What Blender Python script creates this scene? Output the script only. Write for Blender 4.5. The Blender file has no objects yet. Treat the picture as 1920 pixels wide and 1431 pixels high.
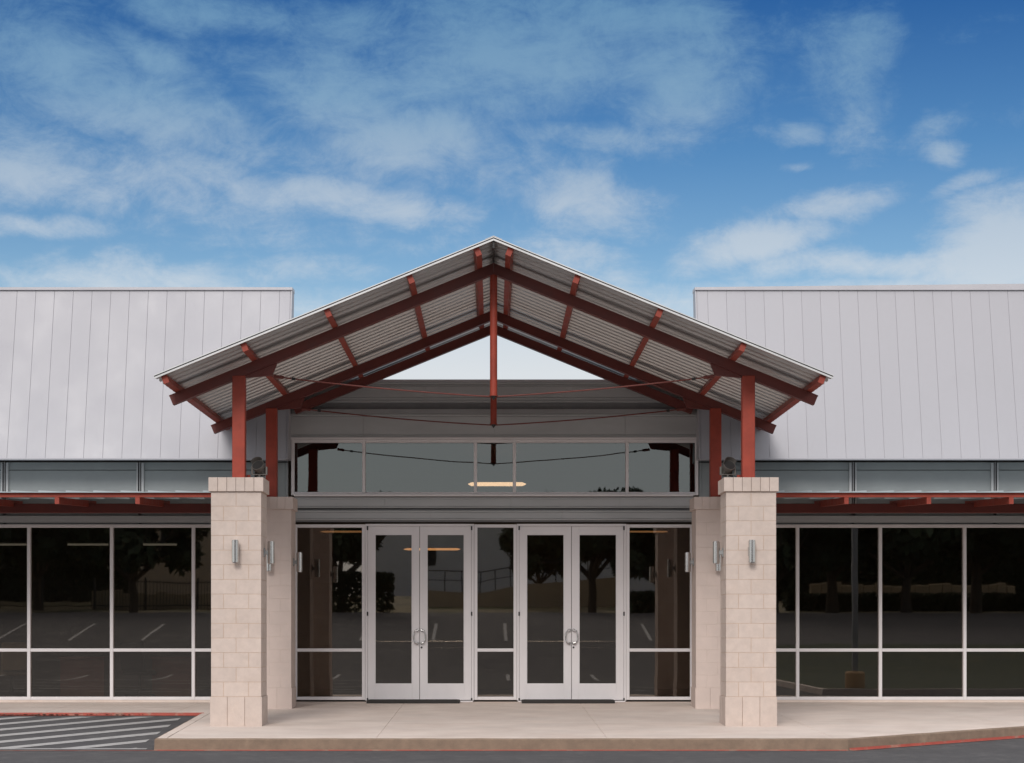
import bpy, bmesh, math, random
from mathutils import Vector, Matrix
random.seed(7)
R = math.radians
S = bpy.context.scene
COL = S.collection

# ------------------------------------------------------------------ camera
CAMD, CAMZ, F = 35.5, 1.29, 3800.0
cam = bpy.data.cameras.new('camera'); camo = bpy.data.objects.new('camera', cam); COL.objects.link(camo)
camo.location = (0, -CAMD, CAMZ); camo.rotation_euler = (R(90), 0, 0)
cam.sensor_width = 36; cam.lens = 36 * F / 1920
cam.shift_x = (960 - 925.5) / 1920; cam.shift_y = (1178 - 715.5) / 1920
cam.clip_end = 5000; cam.clip_start = .1
S.camera = camo

# ------------------------------------------------------------------ world
SUN_EL, SUN_AZ = 33.5, 192          # azimuth clockwise from +Y (the sun stands behind the camera, a little to the left)
W = bpy.data.worlds.new('World'); S.world = W; W.use_nodes = True
nt = W.node_tree; nt.nodes.clear()
def N(t, **kw):
    n = nt.nodes.new(t)
    for k, v in kw.items(): setattr(n, k, v)
    return n
def M(op, a, b=None, c=None, clamp=False):
    n = N('ShaderNodeMath', operation=op, use_clamp=clamp)
    for i, v in enumerate((a, b, c)):
        if v is None: continue
        if isinstance(v, (int, float)): n.inputs[i].default_value = v
        else: nt.links.new(v, n.inputs[i])
    return n.outputs[0]
def MR(v, a, b, c=0., d=1., t='SMOOTHSTEP'):
    n = N('ShaderNodeMapRange', interpolation_type=t)
    nt.links.new(v, n.inputs[0])
    for i, x in enumerate((a, b, c, d)): n.inputs[i + 1].default_value = x
    return n.outputs[0]
def MIX(f, a, b, bt='MIX'):
    n = N('ShaderNodeMix', data_type='RGBA', blend_type=bt)
    if isinstance(f, (int, float)): n.inputs[0].default_value = f
    else: nt.links.new(f, n.inputs[0])
    for i, v in ((6, a), (7, b)):
        if isinstance(v, tuple): n.inputs[i].default_value = (*v, 1)
        else: nt.links.new(v, n.inputs[i])
    return n.outputs[2]
sky = N('ShaderNodeTexSky', sky_type='NISHITA', sun_disc=False)
sky.sun_elevation = R(SUN_EL); sky.sun_rotation = R(SUN_AZ); sky.air_density = 1.; sky.dust_density = .3; sky.ozone_density = 3.
tc = N('ShaderNodeTexCoord'); sep = N('ShaderNodeSeparateXYZ'); nt.links.new(tc.outputs['Generated'], sep.inputs[0])
dx, dy, dz = sep.outputs
az = M('ARCTAN2', dx, dy); el = M('ARCSINE', dz)
cb = N('ShaderNodeCombineXYZ'); nt.links.new(az, cb.inputs[0]); nt.links.new(el, cb.inputs[1])
ae = cb.outputs[0]
# the clear blue: nishita deepened with height above the horizon
ramp = N('ShaderNodeValToRGB'); nt.links.new(MR(el, 0., .5, 0, 1, 'LINEAR'), ramp.inputs[0])
cr = ramp.color_ramp; cr.elements[0].position = 0.; cr.elements[0].color = (1.15, 1.1, 1.0, 1)
cr.elements[1].position = 1.; cr.elements[1].color = (.2, .4, .7, 1)
for p, c in ((.29, (1.02, 1.0, .93)), (.36, (.66, .79, .84)), (.46, (.36, .59, .75)), (.60, (.135, .355, .61))):
    e = cr.elements.new(p); e.color = (*c, 1)
blue = MIX(1., sky.outputs[0], ramp.outputs[0], 'MULTIPLY')
# cloud field (directions in azimuth / elevation)
def noise(vec, sx, sy, scale, detail=8, rough=.6, dist=0., off=0., rot=0.):
    mp = N('ShaderNodeMapping'); nt.links.new(vec, mp.inputs[0]); mp.inputs['Scale'].default_value = (sx, sy, 1)
    mp.inputs['Location'].default_value = (off, off * .7, 0); mp.inputs['Rotation'].default_value = (0, 0, rot)
    n = N('ShaderNodeTexNoise'); nt.links.new(mp.outputs[0], n.inputs['Vector'])
    n.inputs['Scale'].default_value = scale; n.inputs['Detail'].default_value = detail
    n.inputs['Roughness'].default_value = rough; n.inputs['Distortion'].default_value = dist
    return n.outputs[0]
nA = noise(ae, 1, 2.1, 9, 12, .66, .5, 3.1, R(-14))
nB = noise(ae, 1, 1.5, 34, 10, .72, .4, 8.3, R(-14))
fld = M('ADD', M('MULTIPLY', nA, .56), M('MULTIPLY', nB, .44))
# warp the placed banks with noise so that their outlines break up
wv = N('ShaderNodeTexNoise'); nt.links.new(ae, wv.inputs['Vector']); wv.inputs['Scale'].default_value = 16; wv.inputs['Detail'].default_value = 6
sv = N('ShaderNodeVectorMath', operation='MULTIPLY_ADD'); nt.links.new(wv.outputs['Color'], sv.inputs[0])
sv.inputs[1].default_value = (.05, .022, 0); sv.inputs[2].default_value = (-.025, -.011, 0)
av = N('ShaderNodeVectorMath', operation='ADD'); nt.links.new(ae, av.inputs[0]); nt.links.new(sv.outputs[0], av.inputs[1])
banks = [(430, 325, 300, 60, .78, 14), (1650, 560, 520, 60, .80, 0), (520, 270, 620, 130, .50, 8), (80, 330, 340, 100, .78, 8), (1010, 330, 260, 120, .60, 10), (640, 440, 420, 60, .34, 0), (230, 320, 460, 90, .68, 12), (650, 365, 290, 52, .80, 8), (860, 385, 110, 36, .6, 8), (60, 428, 200, 34, .80, 6), (150, 375, 260, 40, .5, 4), (1090, 375, 200, 80, 1.0, 6),
         (1090, 470, 200, 70, .55, 20), (1000, 90, 500, 180, .86, -4), (1270, 110, 210, 200, .84, 0), (1100, 265, 240, 46, .66, 0), (640, 170, 280, 140, .66, 10), (300, 220, 460, 130, .74, 14), (270, 100, 150, 46, .60, 22),
         (60, 100, 300, 130, .64, 14), (400, 20, 300, 60, .60, 10), (640, 50, 190, 80, .66, 0), (780, 260, 300, 100, .76, 6), (1420, 455, 190, 52, .85, -14), (1560, 380, 180, 44, .74, -6), (1890, 460, 230, 125, 1.15, -22), (1640, 500, 330, 50, .80, 0),
         (1780, 302, 62, 34, .72, 10), (1835, 345, 100, 22, .66, -14), (1770, 245, 100, 40, .5, -20), (1600, 150, 120, 180, .68, 20), (1480, 235, 80, 34, .62, 0), (1460, 302, 60, 16, .5, 0),
         (600, 500, 190, 52, .58, 0), (640, 570, 260, 60, .60, 0), (250, 520, 520, 60, .62, 0), (1240, 575, 260, 70, .66, 0), (925, 690, 520, 78, 1.6, 0)]
acc = None
for (px, py, rx, ry, st, rot) in banks:
    a = math.atan((px - 925.5) / F); u = math.hypot(1, (px - 925.5) / F); e = math.atan((1178 - py) / F / u)
    mp = N('ShaderNodeMapping', vector_type='TEXTURE'); nt.links.new(av.outputs[0], mp.inputs[0])
    mp.inputs['Location'].default_value = (a, e, 0); mp.inputs['Rotation'].default_value = (0, 0, R(-rot))
    mp.inputs['Scale'].default_value = (rx / F, ry / F, 1)
    ln = N('ShaderNodeVectorMath', operation='LENGTH'); nt.links.new(mp.outputs[0], ln.inputs[0])
    g = MR(ln.outputs['Value'], 0., 1.35, st, 0.)
    acc = g if acc is None else M('MAXIMUM', acc, g)
dens = MR(M('ADD', M('MULTIPLY', M('SUBTRACT', fld, .49), 2.4), acc), .13, .96, 0., 1.)
dens = M('MULTIPLY', dens, .94)
# the sky behind the camera is a bright high overcast
rear = M('MAXIMUM', MR(dy, .55, -.25, 0., 1.), MR(el, .40, .85, 0., 1.))
over = MR(M('ADD', noise(tc.outputs['Generated'], 1, 1, 2.4, 6, .55, .2, 1.), 0.), .25, .75, .72, 1.)
dens = M('MAXIMUM', dens, M('MULTIPLY', rear, over))
crp = N('ShaderNodeValToRGB'); nt.links.new(MR(el, 0., .5, 0, 1, 'LINEAR'), crp.inputs[0]); c2 = crp.color_ramp
c2.elements[0].position = .25; c2.elements[0].color = (.72, .75, .78, 1); c2.elements[1].position = .62; c2.elements[1].color = (.125, .28, .465, 1)
for p, c in ((.33, (.58, .66, .74)), (.42, (.43, .53, .65)), (.51, (.22, .375, .545))):
    e = c2.elements.new(p); e.color = (*c, 1)
cv = N('ShaderNodeVectorMath', operation='SCALE'); nt.links.new(crp.outputs[0], cv.inputs[0]); cv.inputs['Scale'].default_value = 10.
rcp = MIX(MR(el, .1, .9, 0., 1.), (9.3, 9.2, 9.4), (11., 10.9, 11.))
ccol = MIX(rear, cv.outputs[0], rcp)
fin = MIX(dens, blue, ccol)
bg = N('ShaderNodeBackground'); bg.inputs[1].default_value = .1
nt.links.new(fin, bg.inputs[0]); wo = N('ShaderNodeOutputWorld'); nt.links.new(bg.outputs[0], wo.inputs[0])

sun = bpy.data.lights.new('sun', 'SUN'); so = bpy.data.objects.new('sun', sun); COL.objects.link(so)
sun.energy = 1.85; sun.angle = R(20); sun.color = (1, .95, .9)
d = Vector((math.sin(R(SUN_AZ)) * math.cos(R(SUN_EL)), math.cos(R(SUN_AZ)) * math.cos(R(SUN_EL)), math.sin(R(SUN_EL))))
so.rotation_euler = d.to_track_quat('Z', 'Y').to_euler(); so.location = (0, -20, 30)
vs = S.view_settings
vs.view_transform = 'Standard'; vs.look = 'None'; vs.exposure = 0; vs.gamma = 1; vs.use_curve_mapping = False
S.cycles.max_bounces = 8; S.cycles.transparent_max_bounces = 12

# ------------------------------------------------------------------ materials
def mat(name, col, rough=.6, metal=0., nscale=6., namt=.12, bump=0., bscale=60., island=0., spec=.5, col2=None, c2scale=3., c2lo=.5, c2hi=.62, stretch=(1, 1, 1), rvar=.1):
    m = bpy.data.materials.new(name); m.use_nodes = True; t = m.node_tree; p = t.nodes['Principled BSDF']; L = t.links.new
    def n(tp, **k):
        x = t.nodes.new(tp)
        for a, b in k.items(): setattr(x, a, b)
        return x
    g = n('ShaderNodeNewGeometry'); mp = n('ShaderNodeMapping'); L(g.outputs['Position'], mp.inputs[0]); mp.inputs['Scale'].default_value = stretch
    a = n('ShaderNodeTexNoise'); L(mp.outputs[0], a.inputs['Vector']); a.inputs['Scale'].default_value = nscale; a.inputs['Detail'].default_value = 8; a.inputs['Roughness'].default_value = .62
    r = n('ShaderNodeMapRange'); L(a.outputs[0], r.inputs[0]); r.inputs[1].default_value = .3; r.inputs[2].default_value = .7
    r.inputs[3].default_value = 1 - namt; r.inputs[4].default_value = 1 + namt
    val = r.outputs[0]
    if island:
        ir = n('ShaderNodeMapRange'); L(g.outputs['Random Per Island'], ir.inputs[0]); ir.inputs[3].default_value = 1 - island; ir.inputs[4].default_value = 1 + island
        mu = n('ShaderNodeMath', operation='MULTIPLY'); L(val, mu.inputs[0]); L(ir.outputs[0], mu.inputs[1]); val = mu.outputs[0]
    base = None
    if col2:
        b = n('ShaderNodeTexNoise'); L(mp.outputs[0], b.inputs['Vector']); b.inputs['Scale'].default_value = c2scale; b.inputs['Detail'].default_value = 9; b.inputs['Roughness'].default_value = .7
        br = n('ShaderNodeMapRange'); L(b.outputs[0], br.inputs[0]); br.inputs[1].default_value = c2lo; br.inputs[2].default_value = c2hi
        mx = n('ShaderNodeMix', data_type='RGBA'); L(br.outputs[0], mx.inputs[0]); mx.inputs[6].default_value = (*col, 1); mx.inputs[7].default_value = (*col2, 1); base = mx.outputs[2]
    vm = n('ShaderNodeVectorMath', operation='SCALE')
    if base: L(base, vm.inputs[0])
    else: vm.inputs[0].default_value = col
    L(val, vm.inputs['Scale']); L(vm.outputs[0], p.inputs['Base Color'])
    rr = n('ShaderNodeMapRange'); L(a.outputs[0], rr.inputs[0]); rr.inputs[1].default_value = .3; rr.inputs[2].default_value = .7
    rr.inputs[3].default_value = max(0, rough - rvar); rr.inputs[4].default_value = min(1, rough + rvar); L(rr.outputs[0], p.inputs['Roughness'])
    p.inputs['Metallic'].default_value = metal; p.inputs['Specular IOR Level'].default_value = spec
    if bump:
        c = n('ShaderNodeTexNoise'); L(mp.outputs[0], c.inputs['Vector']); c.inputs['Scale'].default_value = bscale; c.inputs['Detail'].default_value = 6
        bp = n('ShaderNodeBump'); L(c.outputs[0], bp.inputs['Height']); bp.inputs['Strength'].default_value = bump; bp.inputs['Distance'].default_value = .01
        L(bp.outputs[0], p.inputs['Normal'])
    return m
def emit(name, col, st):
    m = bpy.data.materials.new(name); m.use_nodes = True; p = m.node_tree.nodes['Principled BSDF']
    p.inputs['Base Color'].default_value = (.8, .8, .8, 1); p.inputs['Emission Color'].default_value = (*col, 1); p.inputs['Emission Strength'].default_value = st
    return m
def glassmat(name, refl, tint, wob=.0004, gcol=(1., .93, .86), gr=.012):
    m = bpy.data.materials.new(name); m.use_nodes = True; t = m.node_tree; t.nodes.clear(); L = t.links.new
    o = t.nodes.new('ShaderNodeOutputMaterial'); mx = t.nodes.new('ShaderNodeMixShader'); tr = t.nodes.new('ShaderNodeBsdfTransparent'); gl = t.nodes.new('ShaderNodeBsdfGlossy')
    gl.inputs['Roughness'].default_value = gr; gl.inputs['Color'].default_value = (*gcol, 1); tr.inputs[0].default_value = (*tint, 1)
    lw = t.nodes.new('ShaderNodeFresnel'); lw.inputs[0].default_value = 1.5
    ad = t.nodes.new('ShaderNodeMath'); ad.operation = 'ADD'; ad.use_clamp = True; ad.inputs[1].default_value = refl; L(lw.outputs[0], ad.inputs[0])
    L(ad.outputs[0], mx.inputs[0]); L(tr.outputs[0], mx.inputs[1]); L(gl.outputs[0], mx.inputs[2]); L(mx.outputs[0], o.inputs[0])
    g = t.nodes.new('ShaderNodeNewGeometry'); n = t.nodes.new('ShaderNodeTexNoise'); L(g.outputs['Position'], n.inputs['Vector']); n.inputs['Scale'].default_value = 1.3; n.inputs['Detail'].default_value = 1
    b = t.nodes.new('ShaderNodeBump'); L(n.outputs[0], b.inputs['Height']); b.inputs['Strength'].default_value = 1.; b.inputs['Distance'].default_value = wob; L(b.outputs[0], gl.inputs['Normal'])
    return m

m_siding = mat('painted_metal_siding', (.41, .405, .435), .5, 0., 1.2, .03, .12, 1.6, island=.015)
m_gap = mat('seam_backing_metal', (.46, .455, .48), .7)  # pale core metal behind the seams of the roof pans
m_cap = mat('coping_metal', (.50, .49, .52), .45, 0, 2, .05)
m_grey = mat('grey_fascia_metal', (.43, .44, .445), .55, .0, 1.4, .10, stretch=(.5, 1, 2))
m_grey2 = mat('grey_wall_panel', (.27, .295, .30), .45, .0, 1.2, .10)
m_alum = mat('clear_anodised_aluminium', (.74, .71, .715), .45, .0, 2, .04, stretch=(1, 1, .4))
m_galv = mat('galvanised_roof_sheet', (.60, .60, .595), .36, .55, 3, .05, rvar=.03)
m_trim = mat('pale_roof_trim', (.62, .62, .62), .4, .3, 3, .06)
m_dark = mat('dark_metal', (.035, .035, .035), .5, .4)
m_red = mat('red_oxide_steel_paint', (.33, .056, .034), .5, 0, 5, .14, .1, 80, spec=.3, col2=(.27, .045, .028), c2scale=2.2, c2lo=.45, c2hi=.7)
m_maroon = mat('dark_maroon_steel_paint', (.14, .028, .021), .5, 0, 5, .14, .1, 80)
m_red_shade = mat('shade_toned_red_steel_paint', (.30, .055, .036), .5, 0, 5, .14, .1, 80, spec=.3)  # same red, with the shade under canopy and awnings put into its colour
m_awn = mat('weathered_galvanised_sheet', (.40, .45, .48), .45, .2, 3, .06)
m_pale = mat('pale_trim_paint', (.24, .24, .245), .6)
m_block = mat('limestone_block', (.585, .49, .435),   .88, 0, 9, .07, .35, 55, island=.03, col2=(.55, .45, .39), c2scale=2., c2lo=.5, c2hi=.75)
m_blocks = mat('smooth_limestone', (.60, .50, .45), .85, 0, 4, .05, .2, 55, island=.01)
m_mortar = mat('buff_mortar', (.50, .36, .26), .95, 0, 20, .1)
m_conc = mat('sidewalk_concrete', (.69, .595, .53), .9, 0, 1.1, .09, .25, 120, col2=(.62, .51, .445), c2scale=1.4, c2lo=.42, c2hi=.74)
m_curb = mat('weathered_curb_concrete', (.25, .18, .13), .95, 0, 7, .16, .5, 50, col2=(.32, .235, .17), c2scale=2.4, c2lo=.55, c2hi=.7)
m_asph = mat('asphalt', (.085, .082, .084), .9, 0, 1.3, .16, .7, 180, col2=(.11, .105, .105), c2scale=5, c2lo=.5, c2hi=.6)
m_paint = mat('worn_white_road_paint', (.42, .41, .40), .8, 0, 8, .12, col2=(.16, .155, .155), c2scale=7, c2lo=.57, c2hi=.72)
m_redp = mat('worn_red_curb_paint', (.40, .09, .065), .75, 0, 8, .15, col2=(.36, .20, .15), c2scale=5, c2lo=.52, c2hi=.62)
m_steel = mat('brushed_stainless', (.60, .59, .58), .2, 1., 10, .04, stretch=(1, 1, .05))
m_glass = glassmat('tinted_storefront_glass', .10, (.60, .57, .53))
m_glassc = glassmat('clerestory_glass', .085, (.30, .31, .31), .0008, (.90, .97, .95), .01)
m_intw = mat('interior_wall_paint', (.22, .18, .15), .8)
m_intf = mat('interior_floor_tile', (.10, .085, .075), .5)
m_ceil = mat('interior_ceiling', (.25, .23, .2), .8)
m_wood = mat('dark_cherry_veneer', (.34, .12, .08), .45, 0, 3, .2, stretch=(1, 1, 6))
m_fab = mat('beige_upholstery', (.42, .33, .22), .9)
m_blackp = mat('black_plastic', (.015, .015, .016), .5)
m_lampw = emit('warm_lamp_diffuser', (1, .60, .33), 11.)
m_lampo = emit('dim_warm_lamp_diffuser', (1, .50, .20), 1.5)
m_lampd = emit('low_warm_lamp_diffuser', (1, .50, .20), .5)
m_tube = emit('fluorescent_diffuser', (1, .95, .8), .2)
m_bark = mat('bark', (.10, .075, .055), .95, 0, 12, .3, .6, 30)
m_leaf = mat('live_oak_leaves', (.040, .060, .026), .7, 0, 1.5, .35, island=.35)
m_leaf2 = mat('dark_hedge_leaves', (.032, .055, .026), .7, 0, 1.5, .35, island=.35)
m_grass = mat('dry_grass', (.24, .20, .12), .95, 0, .35, .3, .5, 40, col2=(.07, .085, .035), c2scale=.4)
m_stucco = mat('pale_stucco', (.78, .76, .74), .9, 0, 1.2, .06)
m_stucco2 = mat('tan_stucco', (.52, .40, .28), .9, 0, 1.2, .06)
m_bollard = mat('tan_painted_concrete', (.58, .38, .22), .85, 0, 6, .1)
m_galvp = mat('grey_pole_paint', (.32, .33, .33), .5, .4)
m_flood = mat('weathered_grey_casting', (.13, .12, .11), .55, .3)
m_rubber = mat('black_rubber', (.03, .027, .025), .85)

# ------------------------------------------------------------------ mesh helpers
class MB:
    def __init__(s, *mats): s.v = []; s.f = []; s.mi = []; s.mats = list(mats); s.T = None; s.sm = set()
    def add(s, vs, fs, mi=0, smooth=False):
        b = len(s.v)
        for p in vs:
            p = Vector(p)
            if s.T is not None: p = s.T @ p
            s.v.append(tuple(p))
        for f in fs:
            if smooth: s.sm.add(len(s.f))
            s.f.append([b + i for i in f]); s.mi.append(mi)
        return s
    def box(s, a, b, bev=0., mi=0):
        x0, y0, z0 = [min(a[i], b[i]) for i in range(3)]; x1, y1, z1 = [max(a[i], b[i]) for i in range(3)]
        if bev <= 0:
            v = [(x, y, z) for x in (x0, x1) for y in (y0, y1) for z in (z0, z1)]
            return s.add(v, [(0, 1, 3, 2), (4, 6, 7, 5), (0, 4, 5, 1), (2, 3, 7, 6), (0, 2, 6, 4), (1, 5, 7, 3)], mi)
        c = ((x0 + x1) / 2, (y0 + y1) / 2, (z0 + z1) / 2); h = ((x1 - x0) / 2, (y1 - y0) / 2, (z1 - z0) / 2)
        bev = min(bev, min(h) * .6); v = []; ix = {}
        for sx in (-1, 1):
            for sy in (-1, 1):
                for sz in (-1, 1):
                    for k in range(3):
                        sg = (sx, sy, sz); ix[(sg, k)] = len(v)
                        v.append(tuple(c[i] + sg[i] * (h[i] - (0 if i == k else bev)) for i in range(3)))
        f = []
        for k in range(3):
            o = [i for i in range(3) if i != k]
            for sk in (-1, 1):
                q = []
                for (p, r) in ((-1, -1), (1, -1), (1, 1), (-1, 1)):
                    sg = [0, 0, 0]; sg[k] = sk; sg[o[0]] = p; sg[o[1]] = r; q.append(ix[(tuple(sg), k)])
                n = (Vector(v[q[1]]) - Vector(v[q[0]])).cross(Vector(v[q[2]]) - Vector(v[q[0]]))
                if n[k] * sk < 0: q.reverse()
                f.append(q)
            for p in (-1, 1):
                for r in (-1, 1):
                    sa = [0, 0, 0]; sa[o[0]] = p; sa[o[1]] = r
                    s0 = list(sa); s0[k] = -1; s1 = list(sa); s1[k] = 1
                    q = [ix[(tuple(s0), o[0])], ix[(tuple(s1), o[0])], ix[(tuple(s1), o[1])], ix[(tuple(s0), o[1])]]
                    n = (Vector(v[q[1]]) - Vector(v[q[0]])).cross(Vector(v[q[2]]) - Vector(v[q[0]]))
                    if n.dot(Vector(sa)) < 0: q.reverse()
                    f.append(q)
        for sx in (-1, 1):
            for sy in (-1, 1):
                for sz in (-1, 1):
                    sg = (sx, sy, sz); q = [ix[(sg, 0)], ix[(sg, 1)], ix[(sg, 2)]]
                    n = (Vector(v[q[1]]) - Vector(v[q[0]])).cross(Vector(v[q[2]]) - Vector(v[q[0]]))
                    if n.dot(Vector(sg)) < 0: q.reverse()
                    f.append(q)
        return s.add(v, f, mi)
    def prism(s, poly, axis, a, b, mi=0):      # poly: 2D points in the two other axes (in axis order), extruded along axis
        n = len(poly); o = [i for i in range(3) if i != axis]; v = []
        for w in (a, b):
            for p in poly:
                q = [0, 0, 0]; q[axis] = w; q[o[0]] = p[0]; q[o[1]] = p[1]; v.append(q)
        return s.add(v, [list(range(n))[::-1], list(range(n, 2 * n))] + [(i, (i + 1) % n, n + (i + 1) % n, n + i) for i in range(n)], mi)
    def tube(s, pts, r, seg=12, mi=0, caps=True):
        pts = [Vector(p) for p in pts]; rs = r if isinstance(r, (list, tuple)) else [r] * len(pts); rings = []; v = []
        for i, p in enumerate(pts):
            t = (pts[min(i + 1, len(pts) - 1)] - pts[max(i - 1, 0)]).normalized()
            u = t.cross(Vector((0, 0, 1)) if abs(t.z) < .9 else Vector((1, 0, 0))).normalized(); w = t.cross(u)
            for k in range(seg):
                a = 2 * math.pi * k / seg; v.append(p + (u * math.cos(a) + w * math.sin(a)) * rs[i])
        f = [(i * seg + k, i * seg + (k + 1) % seg, (i + 1) * seg + (k + 1) % seg, (i + 1) * seg + k) for i in range(len(pts) - 1) for k in range(seg)]
        s.add(v, f, mi, True)
        if caps:
            b = len(s.v) - len(v)
            s.f.append([b + k for k in range(seg)][::-1]); s.mi.append(mi)
            s.f.append([b + (len(pts) - 1) * seg + k for k in range(seg)]); s.mi.append(mi)
        return s
    def build(s, name, parent=None, recalc=True):
        me = bpy.data.meshes.new(name); me.from_pydata(s.v, [], s.f)
        for m in s.mats: me.materials.append(m)
        for i, p in enumerate(me.polygons): p.material_index = s.mi[i]; p.use_smooth = i in s.sm
        if s.sm: me.set_sharp_from_angle(angle=R(32))
        if recalc:
            bm = bmesh.new(); bm.from_mesh(me); bmesh.ops.recalc_face_normals(bm, faces=bm.faces); bm.to_mesh(me); bm.free()
        o = bpy.data.objects.new(name, me); COL.objects.link(o)
        if parent:
            o.parent = parent
            off = parent.location if parent.parent is None else Vector((0, 0, 0))
            if parent.type == 'EMPTY': o.location = -off
        return o
def tag(o, label, cat, group=None):
    o['label'] = label; o['category'] = cat
    if group: o['group'] = group
    return o
def thing(name, label, cat, loc=(0, 0, 0), group=None):
    o = bpy.data.objects.new(name, None); COL.objects.link(o); o.location = loc; o.empty_display_size = .2
    return tag(o, label, cat, group)
def struct(o): o['kind'] = 'structure'; return o
def dup(root, loc, label, rz=0., group=None, scale=None):
    r = root.copy(); COL.objects.link(r); r.location = loc; r.rotation_euler = (0, 0, rz); r['label'] = label
    if group: r['group'] = group
    if scale: r.scale = scale
    for ch in list(root.children):
        c = ch.copy(); COL.objects.link(c); c.parent = r
        for g in ch.children:
            d_ = g.copy(); COL.objects.link(d_); d_.parent = c
    return r
def sc_(Y): return F / (CAMD + Y)
def X_(px, Y): return (px - 925.5) / sc_(Y)
def Z_(py, Y): return CAMZ + (1178 - py) / sc_(Y)

# ------------------------------------------------------------------ ground
def sm(t): t = max(0., min(1., t)); return t * t * (3 - 2 * t)
def lotz(x, y):
    if y >= -8.8:
        yy = min(y, -3.3)
        l = -.323 + .223 * (yy + 8.8) / 5.5; r = -.323 + .0185 * (y + 8.8)
        k = sm((x + 4.) / 8.); return l * (1 - k) + r * k
    if y > -28: return -.323
    z = -.323 + 2.3 * sm((-28 - y) / 26)
    if y < -54: z += 1.1 * sm((-54 - y) / 20)
    return z
def grid(name, xs, ys, zf, m):
    mb = MB(m); n = len(xs)
    mb.add([(x, y, zf(x, y)) for y in ys for x in xs], [(j * n + i, j * n + i + 1, (j + 1) * n + i + 1, (j + 1) * n + i) for j in range(len(ys) - 1) for i in range(n - 1)], 0, True)
    return struct(mb.build(name, recalc=False))
ys = [-2500, -800, -300, -150, -100, -80] + [-76 + 2 * i for i in range(25)] + [-26, -20, -14, -8.8, -6, -3.3, 0, 8, 20, 60, 300, 2500]
xs = [-2500, -600, -200, -80, -40, -20, -12, -8, -4, -2, 0, 2, 4, 8, 12, 20, 40, 80, 200, 600, 2500]
grid('ground', xs, ys, lambda x, y: lotz(x, y) - .06 - (.3 if y > -3.2 else 0), m_grass)
grid('parking_lot', [-60, -30, -16, -12, -8, -4, -2, 0, 2, 4, 8, 12, 20, 60], [-54 + 2 * i for i in range(14)] + [-26, -18, -8.8, -6, -3.3, -.2], lambda x, y: lotz(x, y), m_asph)

SL = .0185
def swz(y): return SL * y if y < 0 else 0
def clip(poly, a, b, c):     # keep a*x+b*y<=c
    out = []
    for i in range(len(poly)):
        p, q = poly[i], poly[(i + 1) % len(poly)]; dp = a * p[0] + b * p[1] - c; dq = a * q[0] + b * q[1] - c
        if dp <= 0: out.append(p)
        if dp * dq < 0:
            t = dp / (dp - dq); out.append((p[0] + t * (q[0] - p[0]), p[1] + t * (q[1] - p[1])))
    return out
E1, E2, E3, E4 = (-4.66, -3.3), (-4.47, -8.8), (4.67, -8.8), (7.6, -6.4)
E5 = (12.5, -2.9)
CW = .15
def slab(mb, poly, lift=0., g=.0008):
    if len(poly) < 3: return
    cx = sum(p[0] for p in poly) / len(poly); cy = sum(p[1] for p in poly) / len(poly)
    n = len(poly); A = sum(poly[i][0] * poly[(i + 1) % n][1] - poly[(i + 1) % n][0] * poly[i][1] for i in range(n))
    if A < 0: poly = poly[::-1]
    ins = []
    for i in range(n):
        p0, p1, p2 = Vector(poly[i - 1]), Vector(poly[i]), Vector(poly[(i + 1) % n])
        d1 = (p1 - p0).normalized(); d2 = (p2 - p1).normalized(); n1 = Vector((-d1.y, d1.x)); n2 = Vector((-d2.y, d2.x))
        bb = (n1 + n2); bb = bb / max(.3, bb.dot(n1)); ins.append((p1 + bb * g, p1 + bb * (g + .006)))
    v = [(q.x, q.y, swz(q.y) - .12) for q, _ in ins] + [(q.x, q.y, swz(q.y) - .006) for q, _ in ins] + [(q.x, q.y, swz(q.y)) for _, q in ins]
    f = [list(range(2 * n, 3 * n))] + [(k * n + i, k * n + (i + 1) % n, (k + 1) * n + (i + 1) % n, (k + 1) * n + i) for k in (0, 1) for i in range(n)]
    mb.add(v, f)
sw = MB(m_conc)
plat = [(-4.66 + CW, -3.3), (-4.47 + CW, -8.8 + CW), (4.67 - .05, -8.8 + CW), (7.6 - .09, -6.4 + CW + .03), (12.4, -2.9 + CW + .03), (12.4, -1.5), (-4.51, -1.5)]
cuts = [-4.6, -1.55, 1.5, 4.5, 7.4, 10.4, 13]
for i in range(len(cuts) - 1):
    for (y0, y1) in ((-9, -5.6), (-5.6, -1.5)):
        p = clip(clip(plat, -1, 0, -cuts[i]), 1, 0, cuts[i + 1]); p = clip(clip(p, 0, -1, -y0), 0, 1, y1); slab(sw, p)
xc = [-14, -11.4, -9.3, -7.2, -5.1, -3.9, -1.55, 1.5, 3.9, 6.2, 8.6, 11, 14]
for i in range(len(xc) - 1): slab(sw, [(xc[i], -1.5), (xc[i + 1], -1.5), (xc[i + 1], .05), (xc[i], .05)])
for i in range(4): slab(sw, [(xc[i], -3.3 + CW), (xc[i + 1], -3.3 + CW), (xc[i + 1], -1.5), (xc[i], -1.5)])
slab(sw, [(-5.1, -3.3 + CW), (-4.51, -3.3 + CW), (-4.51, -1.5), (-5.1, -1.5)])
struct(sw.build('sidewalk'))
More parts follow.
